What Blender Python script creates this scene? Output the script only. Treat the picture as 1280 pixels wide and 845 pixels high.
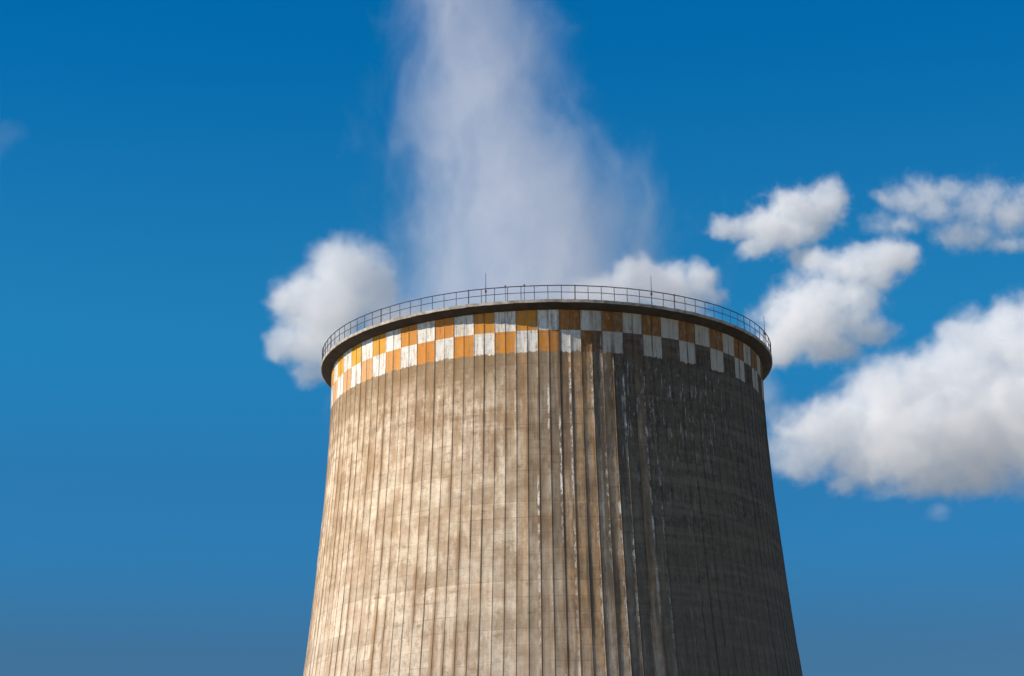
import bpy, bmesh, math, random
from mathutils import Vector
R = math.radians
random.seed(7)

# ------------------------------------------------------------------ scene, camera, sky, sun
for o in list(bpy.data.objects):
    bpy.data.objects.remove(o)
S = bpy.context.scene
COL = S.collection
D = 214.0            # camera to tower axis, metres
EYE = 1.7

cam = bpy.data.cameras.new('camera')
cam.sensor_width = 36.0
cam.lens = 36.0 * 3000.0 / 1280.0
cam.clip_start = 0.5
cam.clip_end = 60000.0
co = bpy.data.objects.new('camera', cam)
COL.objects.link(co)
PITCH, YAW, ROLL = R(17.26), R(0.85), R(0.75)
co.location = (0, -D, EYE)
fw = Vector((-math.sin(YAW) * math.cos(PITCH), math.cos(YAW) * math.cos(PITCH), math.sin(PITCH)))
rt = Vector((math.cos(YAW), math.sin(YAW), 0))
up = rt.cross(fw)
c_, s_ = math.cos(-ROLL), math.sin(-ROLL)
rt2 = rt * c_ + up * s_
up2 = up * c_ - rt * s_
from mathutils import Matrix
co.rotation_euler = Matrix((rt2, up2, -fw)).transposed().to_euler()
S.camera = co

SUN_EL = R(36)
# seen from the tower the sun stands 74 degrees to the left of the direction of the camera
a = R(-74)
sdir = Vector((math.sin(a) * math.cos(SUN_EL), -math.cos(a) * math.cos(SUN_EL), math.sin(SUN_EL)))
sun = bpy.data.lights.new('sun', 'SUN')
sun.energy = 5.0
sun.angle = R(0.53)
sun.color = (1.0, 0.915, 0.79)
so = bpy.data.objects.new('sun', sun)
so.rotation_euler = sdir.to_track_quat('Z', 'Y').to_euler()
so.location = (-100, -100, 150)
COL.objects.link(so)

W = bpy.data.worlds.new('World')
S.world = W
W.use_nodes = True
wt = W.node_tree
bg = wt.nodes['Background']
sky = wt.nodes.new('ShaderNodeTexSky')
sky.sky_type = 'NISHITA'
sky.sun_disc = False
sky.sun_elevation = SUN_EL
sky.sun_rotation = math.atan2(sdir.x, sdir.y)
sky.altitude = 3000
sky.air_density = 1.0
sky.dust_density = 0.1
sky.ozone_density = 3.0
# the air colours by elevation: deep polarised blue in the band the camera faces, plainer sky above and near the horizon
tcw = wt.nodes.new('ShaderNodeTexCoord')
sepw = wt.nodes.new('ShaderNodeSeparateXYZ')
wt.links.new(tcw.outputs['Generated'], sepw.inputs[0])
rampw = wt.nodes.new('ShaderNodeValToRGB')
rampw.color_ramp.interpolation = 'EASE'
wt.links.new(sepw.outputs[2], rampw.inputs[0])
TINT = [(0.0, (0.60, 0.52, 0.46)), (0.155, (0.21, 0.37, 0.41)), (0.225, (0.13, 0.56, 0.70)), (0.30, (0.10, 0.76, 0.90)), (0.43, (0.005, 0.68, 0.97)), (0.80, (0.62, 0.64, 0.66))]
el = rampw.color_ramp.elements
while len(el) < len(TINT): el.new(0.5)
for e_, (p_, c_) in zip(el, TINT):
    e_.position = p_
    e_.color = (*c_, 1)
mulw = wt.nodes.new('ShaderNodeMix')
mulw.data_type = 'RGBA'
mulw.blend_type = 'MULTIPLY'
mulw.inputs[0].default_value = 1.0
wt.links.new(sky.outputs[0], mulw.inputs[6])
wt.links.new(rampw.outputs[0], mulw.inputs[7])
wt.links.new(mulw.outputs[2], bg.inputs['Color'])
bg.inputs['Strength'].default_value = 0.138

S.view_settings.view_transform = 'Standard'
S.view_settings.look = 'None'
S.view_settings.exposure = 0.12
S.view_settings.gamma = 1.0
S.view_settings.use_curve_mapping = False
S.render.engine = 'CYCLES'
cy = S.cycles
cy.max_bounces = 22
cy.volume_bounces = 20
cy.diffuse_bounces = 3
cy.glossy_bounces = 2
cy.transmission_bounces = 2
cy.volume_step_rate = 2.0
cy.volume_max_steps = 512
cy.use_denoising = True

# ------------------------------------------------------------------ helpers
def tag(o, label=None, cat=None, group=None, kind=None):
    if label: o['label'] = label
    if cat: o['category'] = cat
    if group: o['group'] = group
    if kind: o['kind'] = kind
    return o

def link(name, data, mats=(), parent=None):
    o = bpy.data.objects.new(name, data)
    COL.objects.link(o)
    for m in mats:
        data.materials.append(m)
    if parent: o.parent = parent
    return o

class N:
    """tiny expression builder for node trees (shader or geometry)"""
    def __init__(s, tree): s.t = tree; s.k = 0
    def new(s, typ, **kw):
        n = s.t.nodes.new(typ)
        for k, v in kw.items(): setattr(n, k, v)
        return n
    def put(s, sock, v):
        if v is None: return
        if isinstance(v, bpy.types.NodeSocket): s.t.links.new(v, sock)
        else: sock.default_value = v
    def m(s, op, a, b=None, c=None, clamp=False):
        n = s.new('ShaderNodeMath', operation=op, use_clamp=clamp)
        for i, v in enumerate((a, b, c)): s.put(n.inputs[i], v)
        return n.outputs[0]
    def add(s, a, b): return s.m('ADD', a, b)
    def sub(s, a, b): return s.m('SUBTRACT', a, b)
    def mul(s, a, b, clamp=False): return s.m('MULTIPLY', a, b, clamp=clamp)
    def v(s, op, a, b=None, c=None):
        n = s.new('ShaderNodeVectorMath', operation=op)
        s.put(n.inputs[0], a); s.put(n.inputs[1], b)
        if c is not None: s.put(n.inputs['Scale'], c)
        return n.outputs['Value'] if op in ('LENGTH', 'DOT_PRODUCT', 'DISTANCE') else n.outputs['Vector']
    def xyz(s, x=0.0, y=0.0, z=0.0):
        n = s.new('ShaderNodeCombineXYZ')
        for i, q in enumerate((x, y, z)): s.put(n.inputs[i], q)
        return n.outputs[0]
    def ramp(s, x, a, b, c=0.0, d=1.0, smooth=True):
        n = s.new('ShaderNodeMapRange', interpolation_type='SMOOTHSTEP' if smooth else 'LINEAR')
        n.clamp = True
        for i, q in enumerate((x, a, b, c, d)): s.put(n.inputs[i], q)
        return n.outputs[0]
    def noise(s, vec, scale=1.0, detail=4.0, rough=0.55, color=False, dist=0.0):
        n = s.new('ShaderNodeTexNoise')
        s.put(n.inputs['Vector'], vec)
        n.inputs['Scale'].default_value = scale
        n.inputs['Detail'].default_value = detail
        n.inputs['Roughness'].default_value = rough
        n.inputs['Distortion'].default_value = dist
        return n.outputs['Color' if color else 'Fac'] if 'Fac' in n.outputs else n.outputs[1 if color else 0]
    def white(s, vec):
        n = s.new('ShaderNodeTexWhiteNoise', noise_dimensions='3D')
        s.put(n.inputs['Vector'], vec)
        return n.outputs['Value']
    def mix(s, f, a, b, mode='MIX'):
        n = s.new('ShaderNodeMix', data_type='RGBA', blend_type=mode)
        s.put(n.inputs[0], f)
        s.put(n.inputs[6], a if isinstance(a, bpy.types.NodeSocket) else (*a, 1))
        s.put(n.inputs[7], b if isinstance(b, bpy.types.NodeSocket) else (*b, 1))
        return n.outputs[2]

def material(name):
    m = bpy.data.materials.new(name)
    m.use_nodes = True
    n = N(m.node_tree)
    b = m.node_tree.nodes['Principled BSDF']
    return m, n, b

def bump(n, b, h, strength, dist):
    k = n.new('ShaderNodeBump')
    k.inputs['Strength'].default_value = strength
    k.inputs['Distance'].default_value = dist
    n.put(k.inputs['Height'], h)
    n.put(b.inputs['Normal'], k.outputs[0])

# ------------------------------------------------------------------ cooling tower
H = 65.1            # height of the gallery deck
RG = 20.9           # outer radius of the gallery
NR = 136            # vertical ribs round the shell
UOFF = 1.22
PROF = [(0, 19.93), (2, 19.93), (6, 20.04), (11.4, 20.36), (17.1, 20.88), (23.8, 21.56),
        (28.7, 22.14), (36, 23.15), (45, 24.6), (55, 26.3), (65.1, 28.1)]

def shell_r(dep):
    # smooth (Catmull-Rom) interpolation of the measured profile
    p = PROF
    for i in range(len(p) - 1):
        if p[i][0] <= dep <= p[i + 1][0]:
            x0, y0 = p[i]; x1, y1 = p[i + 1]
            m0 = (y1 - p[i - 1][1]) / (x1 - p[i - 1][0]) if i else 0.0
            m1 = (p[i + 2][1] - y0) / (p[i + 2][0] - x0) if i + 2 < len(p) else (y1 - y0) / (x1 - x0)
            h = x1 - x0; t = (dep - x0) / h
            return ((2*t**3 - 3*t*t + 1) * y0 + (t**3 - 2*t*t + t) * h * m0
                    + (-2*t**3 + 3*t*t) * y1 + (t**3 - t*t) * h * m1)
    return p[-1][1]

def shell_material():
    m, n, b = material('weathered_concrete')
    uv = n.new('ShaderNodeUVMap'); uv.uv_map = 'UVMap'
    sep = n.new('ShaderNodeSeparateXYZ'); n.put(sep.inputs[0], uv.outputs[0])
    U, V = sep.outputs[0], sep.outputs[1]            # U counts ribs, V = metres below the deck
    TH = n.mul(n.add(U, UOFF), 360.0 / NR)           # degrees round the shell, + to the right
    P = n.xyz(n.mul(U, 0.95), V, 0.0)
    fine = n.noise(P, 2.2, 6, 0.65)
    mid = n.noise(P, 0.35, 5, 0.6)
    big = n.noise(P, 0.09, 4, 0.55)
    str1 = n.noise(n.xyz(n.mul(U, 1.3), n.mul(V, 0.10), 3.0), 1.0, 5, 0.6)      # long runs
    str2 = n.noise(n.xyz(n.mul(U, 4.0), n.mul(V, 0.35), 9.0), 1.0, 5, 0.65)     # thin runs
    hor = n.noise(n.xyz(n.mul(U, 0.06), n.mul(V, 1.3), 5.0), 1.0, 4, 0.6)       # pour layers
    # base concrete and formwork lifts
    colr = n.mix(n.ramp(mid, 0.35, 0.68), (0.87, 0.715, 0.535), (0.62, 0.455, 0.305))
    colr = n.mix(n.mul(n.ramp(V, 16.0, 34.0), 0.75), colr, n.mix(n.ramp(fine, .3, .7), (0.70, 0.615, 0.505), (0.54, 0.455, 0.365)))
    lift = n.m('FLOOR', n.add(n.m('DIVIDE', V, 1.35), n.mul(n.white(n.xyz(n.m('FLOOR', U), 4.0, 1.0)), 0.0)))
    cell = n.white(n.xyz(n.m('FLOOR', U), lift, 2.0))
    row = n.white(n.xyz(7.0, lift, 2.0))
    tone = n.add(0.80, n.add(n.mul(cell, 0.16), n.mul(row, 0.18)))
    colr = n.mix(1.0, colr, n.xyz(tone, tone, tone), 'MULTIPLY')
    grain = n.mul(n.ramp(fine, 0.25, 0.75, 0.76, 1.16, smooth=False), n.ramp(n.noise(P, 7.0, 5, 0.75), 0.3, 0.7, 0.84, 1.12, smooth=False))
    colr = n.mix(1.0, colr, n.xyz(grain, grain, grain), 'MULTIPLY')
    # brown water stains: upper third, and runs
    up_f = n.ramp(V, 3.0, 17.0, 1.0, 0.42)
    br = n.ramp(n.add(n.mul(str1, 0.60), n.add(n.mul(mid, 0.30), n.mul(hor, 0.22))), 0.505, 0.63)
    br = n.mul(br, up_f)
    colr = n.mix(n.mul(br, 0.82), colr, (0.30, 0.17, 0.085))
    under = n.add(V, n.add(n.mul(n.sub(str1, .5), 9.0), n.mul(n.sub(fine, .5), 3.0)))
    colr = n.mix(n.mul(n.ramp(under, 5.2, 8.4, 1.0, 0.0), n.ramp(fine, .3, .62, .5, .95)), colr, (0.30, 0.205, 0.115))
    rust = n.noise(n.xyz(n.mul(U, 1.9), n.mul(V, 0.055), 63.0), 1.0, 4, 0.6)
    colr = n.mix(n.mul(n.ramp(rust, 0.53, 0.66), 0.42), colr, n.mix(n.ramp(str2, .35, .65), (0.50, 0.285, 0.115), (0.33, 0.20, 0.10)))
    # browner belt between -8 and 16 degrees
    belt = n.mul(n.mul(n.ramp(TH, -9.5, -3.5), n.ramp(V, 26.0, 34.0, 1.0, 0.55)), n.ramp(str1, 0.30, 0.62, 0.45, 1.0))
    panel = n.white(n.xyz(n.m('FLOOR', U), 21.0, 3.0))
    pcol = n.mix(n.ramp(panel, 0.3, 0.7), (0.62, 0.34, 0.14), (0.37, 0.285, 0.20))
    pcol = n.mix(n.ramp(n.add(n.mul(mid, .5), n.mul(str2, .5)), .42, .62), pcol, (0.22, 0.145, 0.085))
    colr = n.mix(n.mul(belt, 0.80), colr, pcol)
    # horizontal blots at some joints
    jy = n.m('ABSOLUTE', n.sub(n.m('FRACT', n.m('DIVIDE', V, 1.35)), 0.5))
    joint = n.ramp(jy, 0.455, 0.49)
    jn = n.ramp(n.noise(n.xyz(n.mul(U, 0.22), n.mul(V, 0.5), 31.0), 1.0, 4, 0.7), 0.46, 0.64)
    colr = n.mix(n.mul(n.mul(joint, jn), 0.36), colr, (0.17, 0.105, 0.06))
    blot = n.mul(n.ramp(n.noise(n.xyz(n.mul(U, 0.30), n.mul(V, 0.75), 77.0), 1.0, 6, 0.75), 0.565, 0.68), n.ramp(str2, 0.3, 0.6, 0.35, 1.0))
    colr = n.mix(n.mul(blot, 0.62), colr, (0.20, 0.12, 0.065))
    # dark lines running down beside each rib
    rid = n.m('ROUND', U)
    rr = n.white(n.xyz(rid, 11.0, 0.0))
    wob = n.mul(n.sub(n.noise(n.xyz(rid, n.mul(V, 0.5), 2.0), 1.0, 3, 0.6), 0.5), 0.05)
    dline = n.m('ABSOLUTE', n.add(n.sub(U, rid), wob))
    wid = n.mul(n.add(0.030, n.mul(n.m('POWER', rr, 3.0), 0.060)), n.mul(n.ramp(TH, -8.0, 1.0, 1.0, 2.1), n.ramp(TH, 14.0, 22.0, 1.0, 0.6)))
    ln = n.ramp(n.m('DIVIDE', dline, wid), 0.35, 1.7, 1.0, 0.0)
    lmod = n.ramp(n.noise(n.xyz(n.mul(rid, 3.7), n.mul(V, 0.16), 8.0), 1.0, 4, 0.6), 0.36, 0.58, 0.22, 1.0)
    ln = n.mul(ln, n.mul(lmod, n.add(0.28, n.mul(rr, 0.72))))
    colr = n.mix(n.mul(ln, 0.82), colr, (0.10, 0.065, 0.04))
    halo = n.mul(n.ramp(n.add(dline, n.mul(n.sub(str2, .5), 0.3)), 0.04, 0.36, 1.0, 0.0), n.ramp(n.noise(n.xyz(n.mul(rid, 5.3), n.mul(V, 0.11), 4.0), 1.0, 4, 0.6), 0.46, 0.62))
    colr = n.mix(n.mul(halo, 0.70), colr, (0.235, 0.135, 0.07))
    # mottled dirt at hand size, heavier in patches
    mott = n.mul(n.ramp(n.noise(n.xyz(n.mul(U, 1.9), n.mul(V, 0.8), 17.0), 1.0, 8, 0.75), 0.46, 0.62), n.ramp(big, 0.38, 0.60, 0.30, 1.0))
    colr = n.mix(n.mul(mott, 0.58), colr, (0.27, 0.172, 0.098))

    # ---- painted chequer band, two rows
    cu = n.m('FLOOR', n.m('DIVIDE', n.add(U, n.mul(n.sub(n.noise(P, 2.6, 3, 0.6), 0.5), 0.16)), 2.0))
    r1, r2, r3 = 0.50, 2.43, 4.33                     # top of row one, between the rows, foot of row two
    row2 = n.m('GREATER_THAN', n.add(V, n.mul(n.sub(mid, .5), 0.10)), r2)
    par = n.m('ABSOLUTE', n.m('MODULO', n.add(cu, n.add(row2, 400.0)), 2.0))   # 0 orange, 1 white
    ck = n.white(n.xyz(cu, row2, 5.0))
    ck2 = n.white(n.xyz(cu, row2, 15.0))
    orange = n.mix(ck, (0.78, 0.32, 0.040), (0.70, 0.26, 0.045))
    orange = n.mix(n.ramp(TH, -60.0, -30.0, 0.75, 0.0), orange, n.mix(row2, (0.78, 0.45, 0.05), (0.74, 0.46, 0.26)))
    orange = n.mix(n.mul(n.ramp(TH, -2.0, 10.0), 0.8), orange, (0.17, 0.065, 0.022))  # shade of the unlit right side put into the orange as brown
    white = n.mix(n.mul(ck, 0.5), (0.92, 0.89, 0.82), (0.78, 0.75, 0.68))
    white = n.mix(n.mul(n.ramp(TH, 2.0, 14.0), 0.8), white, (0.52, 0.465, 0.37))  # warm grey of the shaded side put into the white paint
    paint = n.mix(n.m('GREATER_THAN', par, 0.5), orange, white)
    pg = n.ramp(n.add(n.mul(fine, .5), n.mul(str2, .5)), 0.3, 0.7, 1.06, 0.78, smooth=False)
    paint = n.mix(1.0, paint, n.xyz(pg, pg, pg), 'MULTIPLY')
    chip = n.noise(n.xyz(n.mul(U, 2.6), n.mul(V, 1.3), 41.0), 1.0, 8, 0.75)
    paint = n.mix(n.mul(n.ramp(str2, 0.48, 0.70), 0.55), paint, (0.36, 0.22, 0.11))
    paint = n.mix(n.mul(n.ramp(chip, 0.48, 0.62), 0.52), paint, (0.46, 0.33, 0.20))
    drip = n.mul(n.ramp(n.noise(n.xyz(n.mul(U, 2.4), n.mul(V, 0.14), 29.0), 1.0, 5, 0.65), 0.53, 0.66), n.ramp(V, 0.6, 4.2, 1.0, 0.35))
    paint = n.mix(n.mul(drip, 0.5), paint, (0.22, 0.15, 0.09))
    paint = n.mix(n.mul(ln, 0.8), paint, (0.10, 0.06, 0.035))
    edge = n.mul(n.sub(n.noise(P, 1.7, 4, 0.6), 0.5), 0.22)
    inband = n.mul(n.m('GREATER_THAN', V, r1), n.m('LESS_THAN', n.add(V, n.add(edge, n.mul(n.sub(str2, .5), 0.8))), r3))
    wear = n.ramp(n.add(n.mul(fine, .55), n.mul(str2, .45)), 0.56, 0.64, 1.0, 0.30)
    colr = n.mix(n.mul(inband, wear), colr, paint)

    # ---- soot on the lee side: its own ragged edge, runs following the ribs
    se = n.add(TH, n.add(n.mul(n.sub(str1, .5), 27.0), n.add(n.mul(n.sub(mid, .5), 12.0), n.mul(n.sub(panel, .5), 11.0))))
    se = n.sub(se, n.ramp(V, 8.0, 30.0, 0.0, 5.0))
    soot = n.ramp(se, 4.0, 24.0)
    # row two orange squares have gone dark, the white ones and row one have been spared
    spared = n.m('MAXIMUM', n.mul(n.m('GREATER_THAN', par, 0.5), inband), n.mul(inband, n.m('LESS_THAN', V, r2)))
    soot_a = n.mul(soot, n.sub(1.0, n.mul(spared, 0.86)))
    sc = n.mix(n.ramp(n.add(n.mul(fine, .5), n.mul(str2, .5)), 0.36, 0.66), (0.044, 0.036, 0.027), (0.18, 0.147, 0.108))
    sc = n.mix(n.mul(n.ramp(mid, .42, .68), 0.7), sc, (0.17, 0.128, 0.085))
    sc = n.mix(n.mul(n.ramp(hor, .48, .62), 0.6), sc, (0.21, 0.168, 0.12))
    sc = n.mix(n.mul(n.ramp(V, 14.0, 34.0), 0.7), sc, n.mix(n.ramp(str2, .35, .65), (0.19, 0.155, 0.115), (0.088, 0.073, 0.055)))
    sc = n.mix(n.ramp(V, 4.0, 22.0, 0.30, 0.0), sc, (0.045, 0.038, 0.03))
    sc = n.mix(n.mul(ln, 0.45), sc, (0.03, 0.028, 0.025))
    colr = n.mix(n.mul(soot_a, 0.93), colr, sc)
    # soot runs ahead of the edge, each between two ribs
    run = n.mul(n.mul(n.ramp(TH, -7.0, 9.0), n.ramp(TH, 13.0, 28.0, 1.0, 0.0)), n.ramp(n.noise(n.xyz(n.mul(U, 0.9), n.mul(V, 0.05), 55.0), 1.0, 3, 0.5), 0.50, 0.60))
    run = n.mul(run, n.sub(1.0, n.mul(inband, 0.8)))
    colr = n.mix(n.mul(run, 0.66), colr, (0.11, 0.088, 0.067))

    # ---- white lime: dashed runs beside some ribs
    lm = n.m('ABSOLUTE', n.sub(n.m('FRACT', n.add(U, n.add(0.61, n.mul(wob, 1.5)))), 0.5))
    near = n.ramp(n.add(lm, n.mul(n.sub(fine, .5), 0.12)), 0.03, 0.125, 1.0, 0.0)
    lid = n.m('FLOOR', n.add(U, 0.61))
    pick = n.m('GREATER_THAN', n.white(n.xyz(lid, 3.0, 8.0)), 0.30)
    zone = n.mul(n.ramp(TH, -11.0, -4.0), n.ramp(TH, 18.0, 40.0, 1.0, 0.0))
    dash = n.ramp(n.noise(n.xyz(n.mul(U, 2.5), n.mul(V, 0.85), 14.0), 1.0, 6, 0.75), 0.465, 0.565)
    tall = n.ramp(n.noise(n.xyz(n.mul(lid, 2.3), n.mul(V, 0.10), 44.0), 1.0, 2, 0.5), 0.42, 0.60)
    lime = n.mul(n.mul(near, pick), n.mul(n.mul(zone, dash), n.mul(tall, n.mul(n.ramp(V, 2.3, 3.4), n.ramp(V, 16.0, 30.0, 1.0, 0.5)))))
    colr = n.mix(n.mul(lime, 0.92), colr, (0.86, 0.83, 0.77))
    specks = n.mul(n.ramp(n.noise(n.xyz(n.mul(U, 3.4), n.mul(V, 0.5), 91.0), 1.0, 6, 0.8), 0.545, 0.64), n.mul(n.ramp(TH, 4.0, 14.0), n.ramp(TH, 40.0, 60.0, 1.0, 0.25)))
    specks = n.mul(specks, n.mul(n.ramp(V, 4.4, 5.5), n.ramp(V, 9.0, 19.0, 1.0, 0.22)))
    colr = n.mix(n.mul(specks, 0.75), colr, (0.58, 0.55, 0.50))
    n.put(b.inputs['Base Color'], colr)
    b.inputs['Roughness'].default_value = 0.92
    b.inputs['Specular IOR Level'].default_value = 0.2
    hgt = n.add(n.mul(fine, 0.5), n.add(n.mul(joint, -0.25), n.mul(mid, 0.5)))
    bump(n, b, hgt, 0.55, 0.05)
    return m

def plain_concrete(name, c1, c2, scale=1.5, rough=0.9):
    m, n, b = material(name)
    tc = n.new('ShaderNodeTexCoord')
    f1 = n.noise(tc.outputs['Object'], scale, 6, 0.65)
    n.put(b.inputs['Base Color'], n.mix(n.ramp(f1, 0.32, 0.68), c1, c2))
    b.inputs['Roughness'].default_value = rough
    bump(n, b, f1, 0.5, 0.04)
    return m

def metal(name, col, rough=0.6):
    m, n, b = material(name)
    tc = n.new('ShaderNodeTexCoord')
    f1 = n.noise(tc.outputs['Object'], 3.0, 5, 0.6)
    n.put(b.inputs['Base Color'], n.mix(n.ramp(f1, 0.4, 0.7), col, (0.11, 0.05, 0.03)))
    b.inputs['Roughness'].default_value = rough
    b.inputs['Metallic'].default_value = 0.3
    return m

M_SHELL = shell_material()
M_INNER = plain_concrete('damp_inner_concrete', (0.16, 0.15, 0.13), (0.09, 0.085, 0.075), 0.4)
M_FASCIA = plain_concrete('pale_edge_concrete', (0.56, 0.50, 0.42), (0.24, 0.20, 0.16), 1.7)
M_SOFFIT = plain_concrete('dark_soffit_concrete', (0.055, 0.042, 0.032), (0.028, 0.022, 0.018), 0.9)  # underside far darker than the slab edge
M_RAIL = metal('painted_steel', (0.055, 0.052, 0.065))

tower = bpy.data.objects.new('cooling_tower', None)
COL.objects.link(tower)
tag(tower, 'tall ribbed concrete cooling tower with an orange and white chequered band under its railed rim', 'cooling tower')

def build_shell():
    verts, faces, uvs = [], [], []
    # across one rib pitch: the rib stands at U = integer
    prof = [(0.0, 0.026), (0.026, 0.026), (0.040, 0.0), (0.28, 0.0), (0.5, 0.0), (0.72, 0.0), (0.960, 0.0), (0.974, 0.026)]
    npz = len(prof)
    cols = NR * npz
    deps = []
    d = 0.45
    while d < 30: deps.append(d); d += 0.45
    while d < 65.0: deps.append(d); d += 1.5
    deps.append(65.1)
    wv = [random.uniform(-1, 1) for _ in range(NR)]
    for dep in deps:
        r0 = shell_r(dep)
        lift = int(dep / 1.35)
        rng = random.Random(lift * 31 + 5)
        dl = rng.uniform(-0.012, 0.012)
        for k in range(cols + 1):
            i, j = divmod(k, npz)
            f, h = prof[j]
            U = i + f - NR / 2.0
            th = (U + UOFF) / NR * 2 * math.pi
            i2 = i % NR
            bow = 0.03 * math.sin(math.pi * f) * (1 if h == 0 else 0)       # slightly sunk panels between ribs
            r = r0 + h - bow + dl + 0.012 * wv[i2]
            verts.append((r * math.sin(th), -r * math.cos(th), H - dep))
            uvs.append((U, dep))
    nc = cols + 1
    for a_ in range(len(deps) - 1):
        for k in range(cols):
            v0 = a_ * nc + k
            faces.append((v0, v0 + nc, v0 + nc + 1, v0 + 1))
    me = bpy.data.meshes.new('shell')
    # inner skin, welded on by rim faces: 18 cm wall, thicker below
    base = len(verts)
    nseg = 272
    ideps = [deps[0]] + [x for x in deps[1:] if x > 2][::4] + [65.1]
    for dep in ideps:
        r = shell_r(dep) - 0.35 - 0.006 * dep
        for k in range(nseg + 1):
            th = k / nseg * 2 * math.pi
            verts.append((r * math.sin(th), -r * math.cos(th), H - dep)); uvs.append((k * .5, dep))
    nfo = len(faces)
    for a_ in range(len(ideps) - 1):
        for k in range(nseg):
            v0 = base + a_ * (nseg + 1) + k
            faces.append((v0, v0 + 1, v0 + nseg + 2, v0 + nseg + 1))
    me.from_pydata(verts, [], faces)
    uvl = me.uv_layers.new(name='UVMap')
    flat = [0.0] * (2 * len(me.loops))
    for li, lp in enumerate(me.loops):
        flat[2 * li], flat[2 * li + 1] = uvs[lp.vertex_index]
    uvl.data.foreach_set('uv', flat)
    mi = [0 if i < nfo else 1 for i in range(len(faces))]
    me.polygons.foreach_set('material_index', mi)
    me.update()
    return link('shell', me, (M_SHELL, M_INNER), tower)

def revolve(name, prof, mat, parent, seg=272, jitter=0.0, closed=True):
    """closed ring profile (radius, z) turned round the tower axis"""
    verts, faces = [], []
    n = len(prof)
    rng = random.Random(len(name))
    jit = [rng.uniform(-jitter, jitter) for _ in range(seg)]
    for k in range(seg):
        th = k / seg * 2 * math.pi
        for (r, z) in prof:
            verts.append(((r + jit[k] * .4) * math.sin(th), -(r + jit[k] * .4) * math.cos(th), z + jit[k]))
    m = n if closed else n - 1
    for k in range(seg):
        k2 = (k + 1) % seg
        for j in range(m):
            j2 = (j + 1) % n
            faces.append((k * n + j, k2 * n + j, k2 * n + j2, k * n + j2))
    me = bpy.data.meshes.new(name)
    me.from_pydata(verts, [], faces)
    bm = bmesh.new(); bm.from_mesh(me); bmesh.ops.recalc_face_normals(bm, faces=bm.faces); bm.to_mesh(me); bm.free()
    return link(name, me, (mat,), parent)

build_shell()
# gallery: deck slab with a pale edge, and a sloping dark bracket ring below it
gal = revolve('gallery_slab', [(RG, H), (RG, H - 0.25), (19.5, H - 0.25), (19.5, H)], M_FASCIA, tower, jitter=0.02)
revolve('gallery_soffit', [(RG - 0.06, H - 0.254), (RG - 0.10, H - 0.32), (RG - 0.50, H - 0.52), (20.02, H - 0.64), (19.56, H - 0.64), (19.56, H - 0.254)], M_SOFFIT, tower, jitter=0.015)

def tube_ring(name, r, z, t, seg, parent, sag=0.012):
    rng = random.Random(int(z * 100))
    verts, faces = [], []
    q = 6
    for k in range(seg):
        th = k / seg * 2 * math.pi
        dz, dr = rng.uniform(-sag, sag), rng.uniform(-sag, sag)
        for j in range(q):
            a_ = j / q * 2 * math.pi
            rr = r + dr + t * math.cos(a_)
            verts.append((rr * math.sin(th), -rr * math.cos(th), z + dz + t * math.sin(a_)))
    for k in range(seg):
        for j in range(q):
            faces.append((k * q + j, ((k + 1) % seg) * q + j, ((k + 1) % seg) * q + (j + 1) % q, k * q + (j + 1) % q))
    me = bpy.data.meshes.new(name); me.from_pydata(verts, [], faces)
    return link(name, me, (M_RAIL,), parent)

RR = RG - 0.10
NP = 114
railing = tube_ring('railing', RR, H + 1.25, 0.042, NP * 2, tower)
tube_ring('mid_rail', RR, H + 0.66, 0.030, NP * 2, railing)

def post_mesh(t, h, foot=0.0):
    bm = bmesh.new()
    bmesh.ops.create_cone(bm, cap_ends=True, segments=8, radius1=t, radius2=t, depth=h)
    bmesh.ops.translate(bm, verts=bm.verts, vec=(0, 0, h / 2))
    g = bmesh.ops.create_cube(bm, size=1.0)
    for v in g['verts']:
        v.co = Vector((v.co.x * t * 4, v.co.y * t * 4, v.co.z * 0.02 + 0.011 + foot))
    me = bpy.data.meshes.new('post'); bm.to_mesh(me); bm.free()
    me.materials.append(M_RAIL)
    return me
PM = [post_mesh(0.029, 1.25), post_mesh(0.048, 1.32), post_mesh(0.024, 0.66)]
hidden_posts = bmesh.new()
for i in range(NP):
    k = ((i + 1) // 2) * (1 if i % 2 else -1)          # from the front outwards
    th = (k + 0.2) / NP * 2 * math.pi
    p = (RR * math.sin(th), -RR * math.cos(th), H)
    if i < 100:
        kk = k % 8
        o = bpy.data.objects.new('post', PM[1 if kk == 2 else 0])
        COL.objects.link(o)
        o.parent = railing
        o.location = p
        o.rotation_euler = (random.uniform(-.012, .012), random.uniform(-.012, .012), th)
    else:
        g = bmesh.ops.create_cone(hidden_posts, cap_ends=True, segments=8, radius1=0.024, radius2=0.024, depth=1.25)
        bmesh.ops.translate(hidden_posts, verts=g['verts'], vec=(p[0], p[1], p[2] + 0.63))
me = bpy.data.meshes.new('post'); hidden_posts.to_mesh(me); hidden_posts.free()
tag(link('post', me, (M_RAIL,), railing), kind='stuff')

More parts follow.
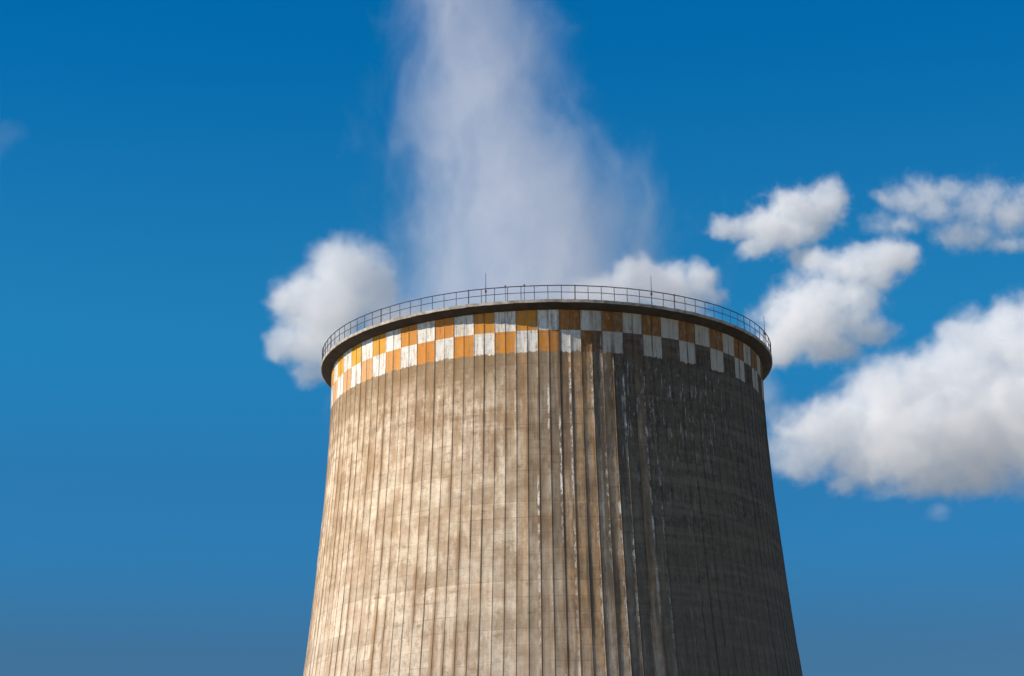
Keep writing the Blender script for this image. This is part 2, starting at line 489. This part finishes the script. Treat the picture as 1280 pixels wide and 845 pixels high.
# lightning rods on the railing, and one lamp
def rod_mesh(h):
    bm = bmesh.new()
    bmesh.ops.create_cone(bm, cap_ends=True, segments=8, radius1=0.040, radius2=0.018, depth=h)
    bmesh.ops.translate(bm, verts=bm.verts, vec=(0, 0, h / 2))
    g = bmesh.ops.create_cube(bm, size=1.0)
    for v in g['verts']: v.co = Vector((v.co.x * .16, v.co.y * .10, v.co.z * .22 + 1.1))
    me = bpy.data.meshes.new('lightning_rod'); bm.to_mesh(me); bm.free(); me.materials.append(M_RAIL)
    return me
RODM = rod_mesh(2.75)
for th in (-14.0, 25.8, 71.0, 118.0, 165.0, -150.0, -105.0, -62.0):
    if th == -62.0: continue
    o = bpy.data.objects.new('lightning_rod', RODM); COL.objects.link(o); o.parent = tower
    t = R(th); o.location = ((RR + .07) * math.sin(t), -(RR + .07) * math.cos(t), H - 0.1)

def lamp(th):
    bm = bmesh.new()
    bmesh.ops.create_cone(bm, cap_ends=True, segments=8, radius1=0.022, radius2=0.022, depth=1.3)
    bmesh.ops.translate(bm, verts=bm.verts, vec=(0, 0, 0.65))
    g = bmesh.ops.create_uvsphere(bm, u_segments=12, v_segments=8, radius=0.065)
    for v in g['verts']: v.co = Vector((v.co.x, v.co.y, v.co.z * 1.3 + 1.36))
    me = bpy.data.meshes.new('warning_lamp'); bm.to_mesh(me); bm.free()
    o = link('warning_lamp', me, (M_RAIL,), tower)
    t = R(th); o.location = ((RR - .05) * math.sin(t), -(RR - .05) * math.cos(t), H)
lamp(-9.4); lamp(-4.9)

# ------------------------------------------------------------------ ground
def ground():
    m, n, b = material('dry_ground')
    tc = n.new('ShaderNodeTexCoord')
    f1 = n.noise(tc.outputs['Object'], 0.02, 8, 0.6)
    f2 = n.noise(tc.outputs['Object'], 0.6, 6, 0.7)
    c = n.mix(n.ramp(f1, 0.4, 0.6), (0.30, 0.265, 0.21), (0.24, 0.215, 0.15))
    c = n.mix(n.mul(f2, 0.5), c, (0.26, 0.22, 0.16))
    n.put(b.inputs['Base Color'], c); b.inputs['Roughness'].default_value = 0.95
    bm = bmesh.new()
    bmesh.ops.create_grid(bm, x_segments=80, y_segments=80, size=1.0)
    for v in bm.verts:
        for ax in (0, 1):
            q = v.co[ax]; v.co[ax] = math.copysign(abs(q) ** 3, q) * 30000
        v.co.z = 0
    me = bpy.data.meshes.new('ground'); bm.to_mesh(me); bm.free()
    tag(link('ground', me, (m,)), kind='structure')
ground()

# ------------------------------------------------------------------ clouds and steam: fog grids evaluated from noise fields
def vol_material(name, dens, aniso, color=(1, 1, 1)):
    m = bpy.data.materials.new(name)
    m.use_nodes = True
    t = m.node_tree; t.nodes.clear()
    out = t.nodes.new('ShaderNodeOutputMaterial')
    pv = t.nodes.new('ShaderNodeVolumePrincipled')
    pv.inputs['Density'].default_value = dens
    pv.inputs['Anisotropy'].default_value = aniso
    pv.inputs['Color'].default_value = (*color, 1)
    t.links.new(pv.outputs[0], out.inputs['Volume'])
    m.cycles.volume_sampling = 'MULTIPLE_IMPORTANCE'
    return m

def fog_object(name, loc, lo, hi, res, mat, field):
    """a volume whose density grid comes from a node field in its own metres"""
    ng = bpy.data.node_groups.new(name + '_density', 'GeometryNodeTree')
    ng.interface.new_socket('Geometry', in_out='INPUT', socket_type='NodeSocketGeometry')
    ng.interface.new_socket('Geometry', in_out='OUTPUT', socket_type='NodeSocketGeometry')
    n = N(ng)
    out = n.new('NodeGroupOutput')
    vc = n.new('GeometryNodeVolumeCube')
    vc.inputs['Min'].default_value = lo
    vc.inputs['Max'].default_value = hi
    for ax, r_ in zip('XYZ', res): vc.inputs['Resolution ' + ax].default_value = r_
    pos = n.new('GeometryNodeInputPosition').outputs[0]
    n.put(vc.inputs['Density'], field(n, pos))
    sm = n.new('GeometryNodeSetMaterial')
    sm.inputs['Material'].default_value = mat
    n.put(sm.inputs['Geometry'], vc.outputs[0])
    n.put(out.inputs[0], sm.outputs[0])
    v = bpy.data.volumes.new(name)
    v.materials.append(mat)
    o = bpy.data.objects.new(name, v)
    COL.objects.link(o)
    o.location = loc
    md = o.modifiers.new('density', 'NODES'); md.node_group = ng
    return o

M_CLOUD = vol_material('cloud_vapour', 0.026, 0.0, (0.993, 0.994, 1.0))
M_STEAM = vol_material('steam_vapour', 0.100, 0.0, (0.94, 0.95, 1.0))
VOX = 2.5

def cloud(loc, blobs, label, seed, amp=1.3, edge=0.62, power=1.75, bump_l=62.0, thick=1.0, dens=1.0, grow=1.2):
    mx = [max(b[0] + b[2] for b in blobs), max(b[1] + b[3] for b in blobs)]
    mn = [min(b[0] - b[2] for b in blobs), min(b[1] - b[3] for b in blobs)]
    ry = max((b[2] + b[3]) * .5 for b in blobs) * thick
    rng = random.Random(seed)
    pad = 40
    lo = (mn[0] - pad, -ry * 1.35 - pad, mn[1] - pad); hi = (mx[0] + pad, ry * 1.35 + pad, mx[1] + pad)
    res = [max(8, int((hi[i] - lo[i]) / (VOX * (1.0 if i != 1 else 1.5)))) for i in range(3)]
    def field(n, pos):
        sp = n.v('ADD', pos, (seed * 517.0, seed * 131.0, 0.0))
        w = n.noise(sp, 1 / 120.0, 3, 0.5, color=True)
        w2 = n.noise(sp, 1 / 24.0, 5, 0.65, color=True)
        p = n.v('ADD', pos, n.v('SCALE', n.v('SUBTRACT', w, (0.5, 0.5, 0.5)), None, 55.0))
        p = n.v('ADD', p, n.v('SCALE', n.v('SUBTRACT', w2, (0.5, 0.5, 0.5)), None, 32.0))
        acc = None
        for (x, z, rx, rz) in blobs:
            r3 = (rx + rz) * .5 * thick
            y = rng.uniform(-.3, .3) * ry
            q = n.v('MULTIPLY', n.v('SUBTRACT', p, (x, y, z)), (1.0 / (rx * grow), 1.0 / r3, 1.0 / (rz * grow)))
            d = n.sub(1.0, n.v('LENGTH', q))
            acc = d if acc is None else n.m('SMOOTH_MAX', acc, d, 0.3)
        f1 = n.noise(n.v('ADD', p, (seed * 517.0, seed * 131.0, 0.0)), 1 / bump_l, 9, 0.68, dist=0.3)
        f2 = n.noise(sp, 1 / 150.0, 3, 0.5)
        e = n.add(n.mul(acc, 1.35), n.mul(n.sub(f1, 0.50), amp * 1.5))
        e = n.add(e, n.mul(n.sub(f2, 0.50), amp * 0.5))
        core = n.ramp(e, -0.10, edge, smooth=False)
        return n.mul(n.m('POWER', core, power), dens)
    o = fog_object('cloud', loc, lo, hi, res, M_CLOUD, field)
    return tag(o, label, 'cloud', 'fair weather clouds in the blue sky')

cloud((-444, 4300, 1446), [(55, 87, 73, 73), (1, 19, 76, 67), (-43, 54, 54, 48), (-75, -50, 36, 36), (105, 68, 52, 58), (7, -61, 76, 57), (150, -22, 72, 60), (-24, -109, 38, 25), (-75, 33, 29, 25), (35, 45, 76, 70)],
      'bright white rounded cloud puffing out behind the sunlit side of the tower rim', 1, amp=1.15, edge=0.52, dens=0.75)
cloud((261, 4700, 1623), [(10, 15, 76, 59), (70, 31, 48, 41), (-69, 25, 62, 48), (-143, -24, 86, 59), (28, -51, 69, 45), (104, 4, 28, 28)],
      'pale cloud rising just above the railing beside the steam', 2, amp=1.5, bump_l=42.0)
cloud((549, 5200, 1948), [(78, 36, 92, 54), (-11, -2, 84, 50), (135, 74, 58, 40), (-88, -4, 65, 31), (-130, -14, 34, 17), (-42, -60, 54, 34), (40, -22, 80, 40), (75, -70, 40, 26)],
      'small elongated white cloud tapering to a point, highest above the shaded rim', 3, amp=1.7, bump_l=44.0, dens=0.8)
cloud((664, 5000, 1688), [(-52, -30, 102, 84), (-114, -66, 80, 62), (6, 30, 62, 47), (98, 102, 84, 34), (49, 66, 74, 36), (75, 60, 60, 30), (-151, -99, 58, 44), (-16, -94, 73, 36), (159, 126, 44, 22), (23, -44, 55, 36), (-20, 90, 55, 34), (60, 20, 50, 50), (60, -70, 60, 34), (-130, -20, 50, 50)],
      'slanting white cloud touching the shaded end of the railing, thin arm reaching up', 4, amp=1.7, bump_l=46.0, dens=0.8)
cloud((1072, 5600, 2127), [(-97, 50, 91, 41), (-160, -26, 70, 29), (69, 19, 82, 62), (13, -61, 74, 37), (128, -14, 66, 62), (-24, 66, 62, 25), (-71, -7, 62, 25), (-180, 40, 41, 25), (199, 32, 82, 58), (121, -97, 61, 20)],
      'thin torn wispy cloud high up near the upper corner of the sky', 5, amp=2.2, edge=1.1, power=1.6, dens=0.62, grow=1.28, bump_l=44.0)
cloud((819, 4600, 1317), [(132, 138, 104, 94), (25, 94, 93, 73), (-99, 29, 110, 83), (-233, -41, 113, 73), (-53, -59, 149, 93), (133, -4, 166, 119), (-34, -132, 72, 56), (67, -108, 99, 66), (-301, -76, 59, 56), (268, 113, 150, 150), (269, -60, 149, 116), (167, 195, 57, 54), (57, 176, 57, 37), (-180, -106, 82, 43), (-210, -147, 39, 26)],
      'largest cloud, a white bank with greyer underside near the dark side of the tower', 6, amp=1.45, thick=0.8, edge=0.50, dens=0.66)
cloud((-1379, 5400, 2292), [(24, 12, 49, 40), (-24, -12, 61, 48)],
      'faint scrap of cloud alone at the far left edge of the sky', 7, edge=1.0, power=1.3, dens=0.05)
cloud((640, 5300, 1500), [(-128, 62, 50, 44), (-100, 25, 40, 30), (-150, 110, 40, 40)],
      'faint shred of cloud low against the shaded side of the tower', 8, edge=0.9, power=1.3, dens=0.20)
cloud((922, 5350, 1279), [(0, 0, 30, 20), (-110, 48, 60, 15)],
      'tiny wisp floating just under the largest cloud', 9, edge=0.8, power=1.3, dens=0.18)

def steam(n, pos):
    s = n.new('ShaderNodeSeparateXYZ'); n.put(s.inputs[0], pos)
    x, y, z = s.outputs                                # z = 0 at the rim
    warp = n.noise(n.v('MULTIPLY', pos, (1.0, 1.0, 0.6)), 0.075, 3, 0.5, color=True)
    p = n.v('ADD', pos, n.v('SCALE', n.v('SUBTRACT', warp, (0.5, 0.5, 0.5)), None, 6.0))
    s2 = n.new('ShaderNodeSeparateXYZ'); n.put(s2.inputs[0], p)
    x, y = s2.outputs[0], s2.outputs[1]
    right = n.add(n.ramp(z, 14.0, 26.5, 11.4, 1.6), n.ramp(z, 26.0, 42.0, 0.0, -3.6))
    left = n.add(n.ramp(z, 0.0, 16.0, -15.5, -13.6), n.ramp(z, 20.0, 42.0, 0.0, 1.0))
    cx = n.mul(n.add(left, right), 0.5)
    rx = n.mul(n.sub(right, left), 0.56)
    ry = n.ramp(z, 0.0, 40.0, 13.5, 8.5)
    q = n.xyz(n.m('DIVIDE', n.sub(x, cx), rx), n.m('DIVIDE', y, ry), 0.0)
    d = n.sub(1.0, n.v('LENGTH', q))
    f1 = n.noise(n.v('MULTIPLY', pos, (1.0, 1.0, 0.55)), 0.19, 9, 0.70, dist=0.8)
    e = n.add(d, n.mul(n.sub(f1, 0.50), n.ramp(z, 4.0, 30.0, 2.2, 3.5, smooth=False)))
    body = n.m('POWER', n.ramp(e, -0.08, 0.95, smooth=False), 1.2)
    fade = n.ramp(z, 3.0, 36.0, 1.15, 0.70)
    foot = n.ramp(z, -8.0, -2.0)
    topf = n.ramp(z, 52.0, 66.0, 1.0, 0.0)
    return n.mul(n.mul(body, fade), n.mul(foot, topf))
o = fog_object('steam_plume', (0, 0, H), (-25, -18, -6), (22, 18, 66), (188, 110, 240), M_STEAM, steam)
tag(o, 'thin bluish grey column of steam rising out of the open top of the cooling tower', 'steam plume')
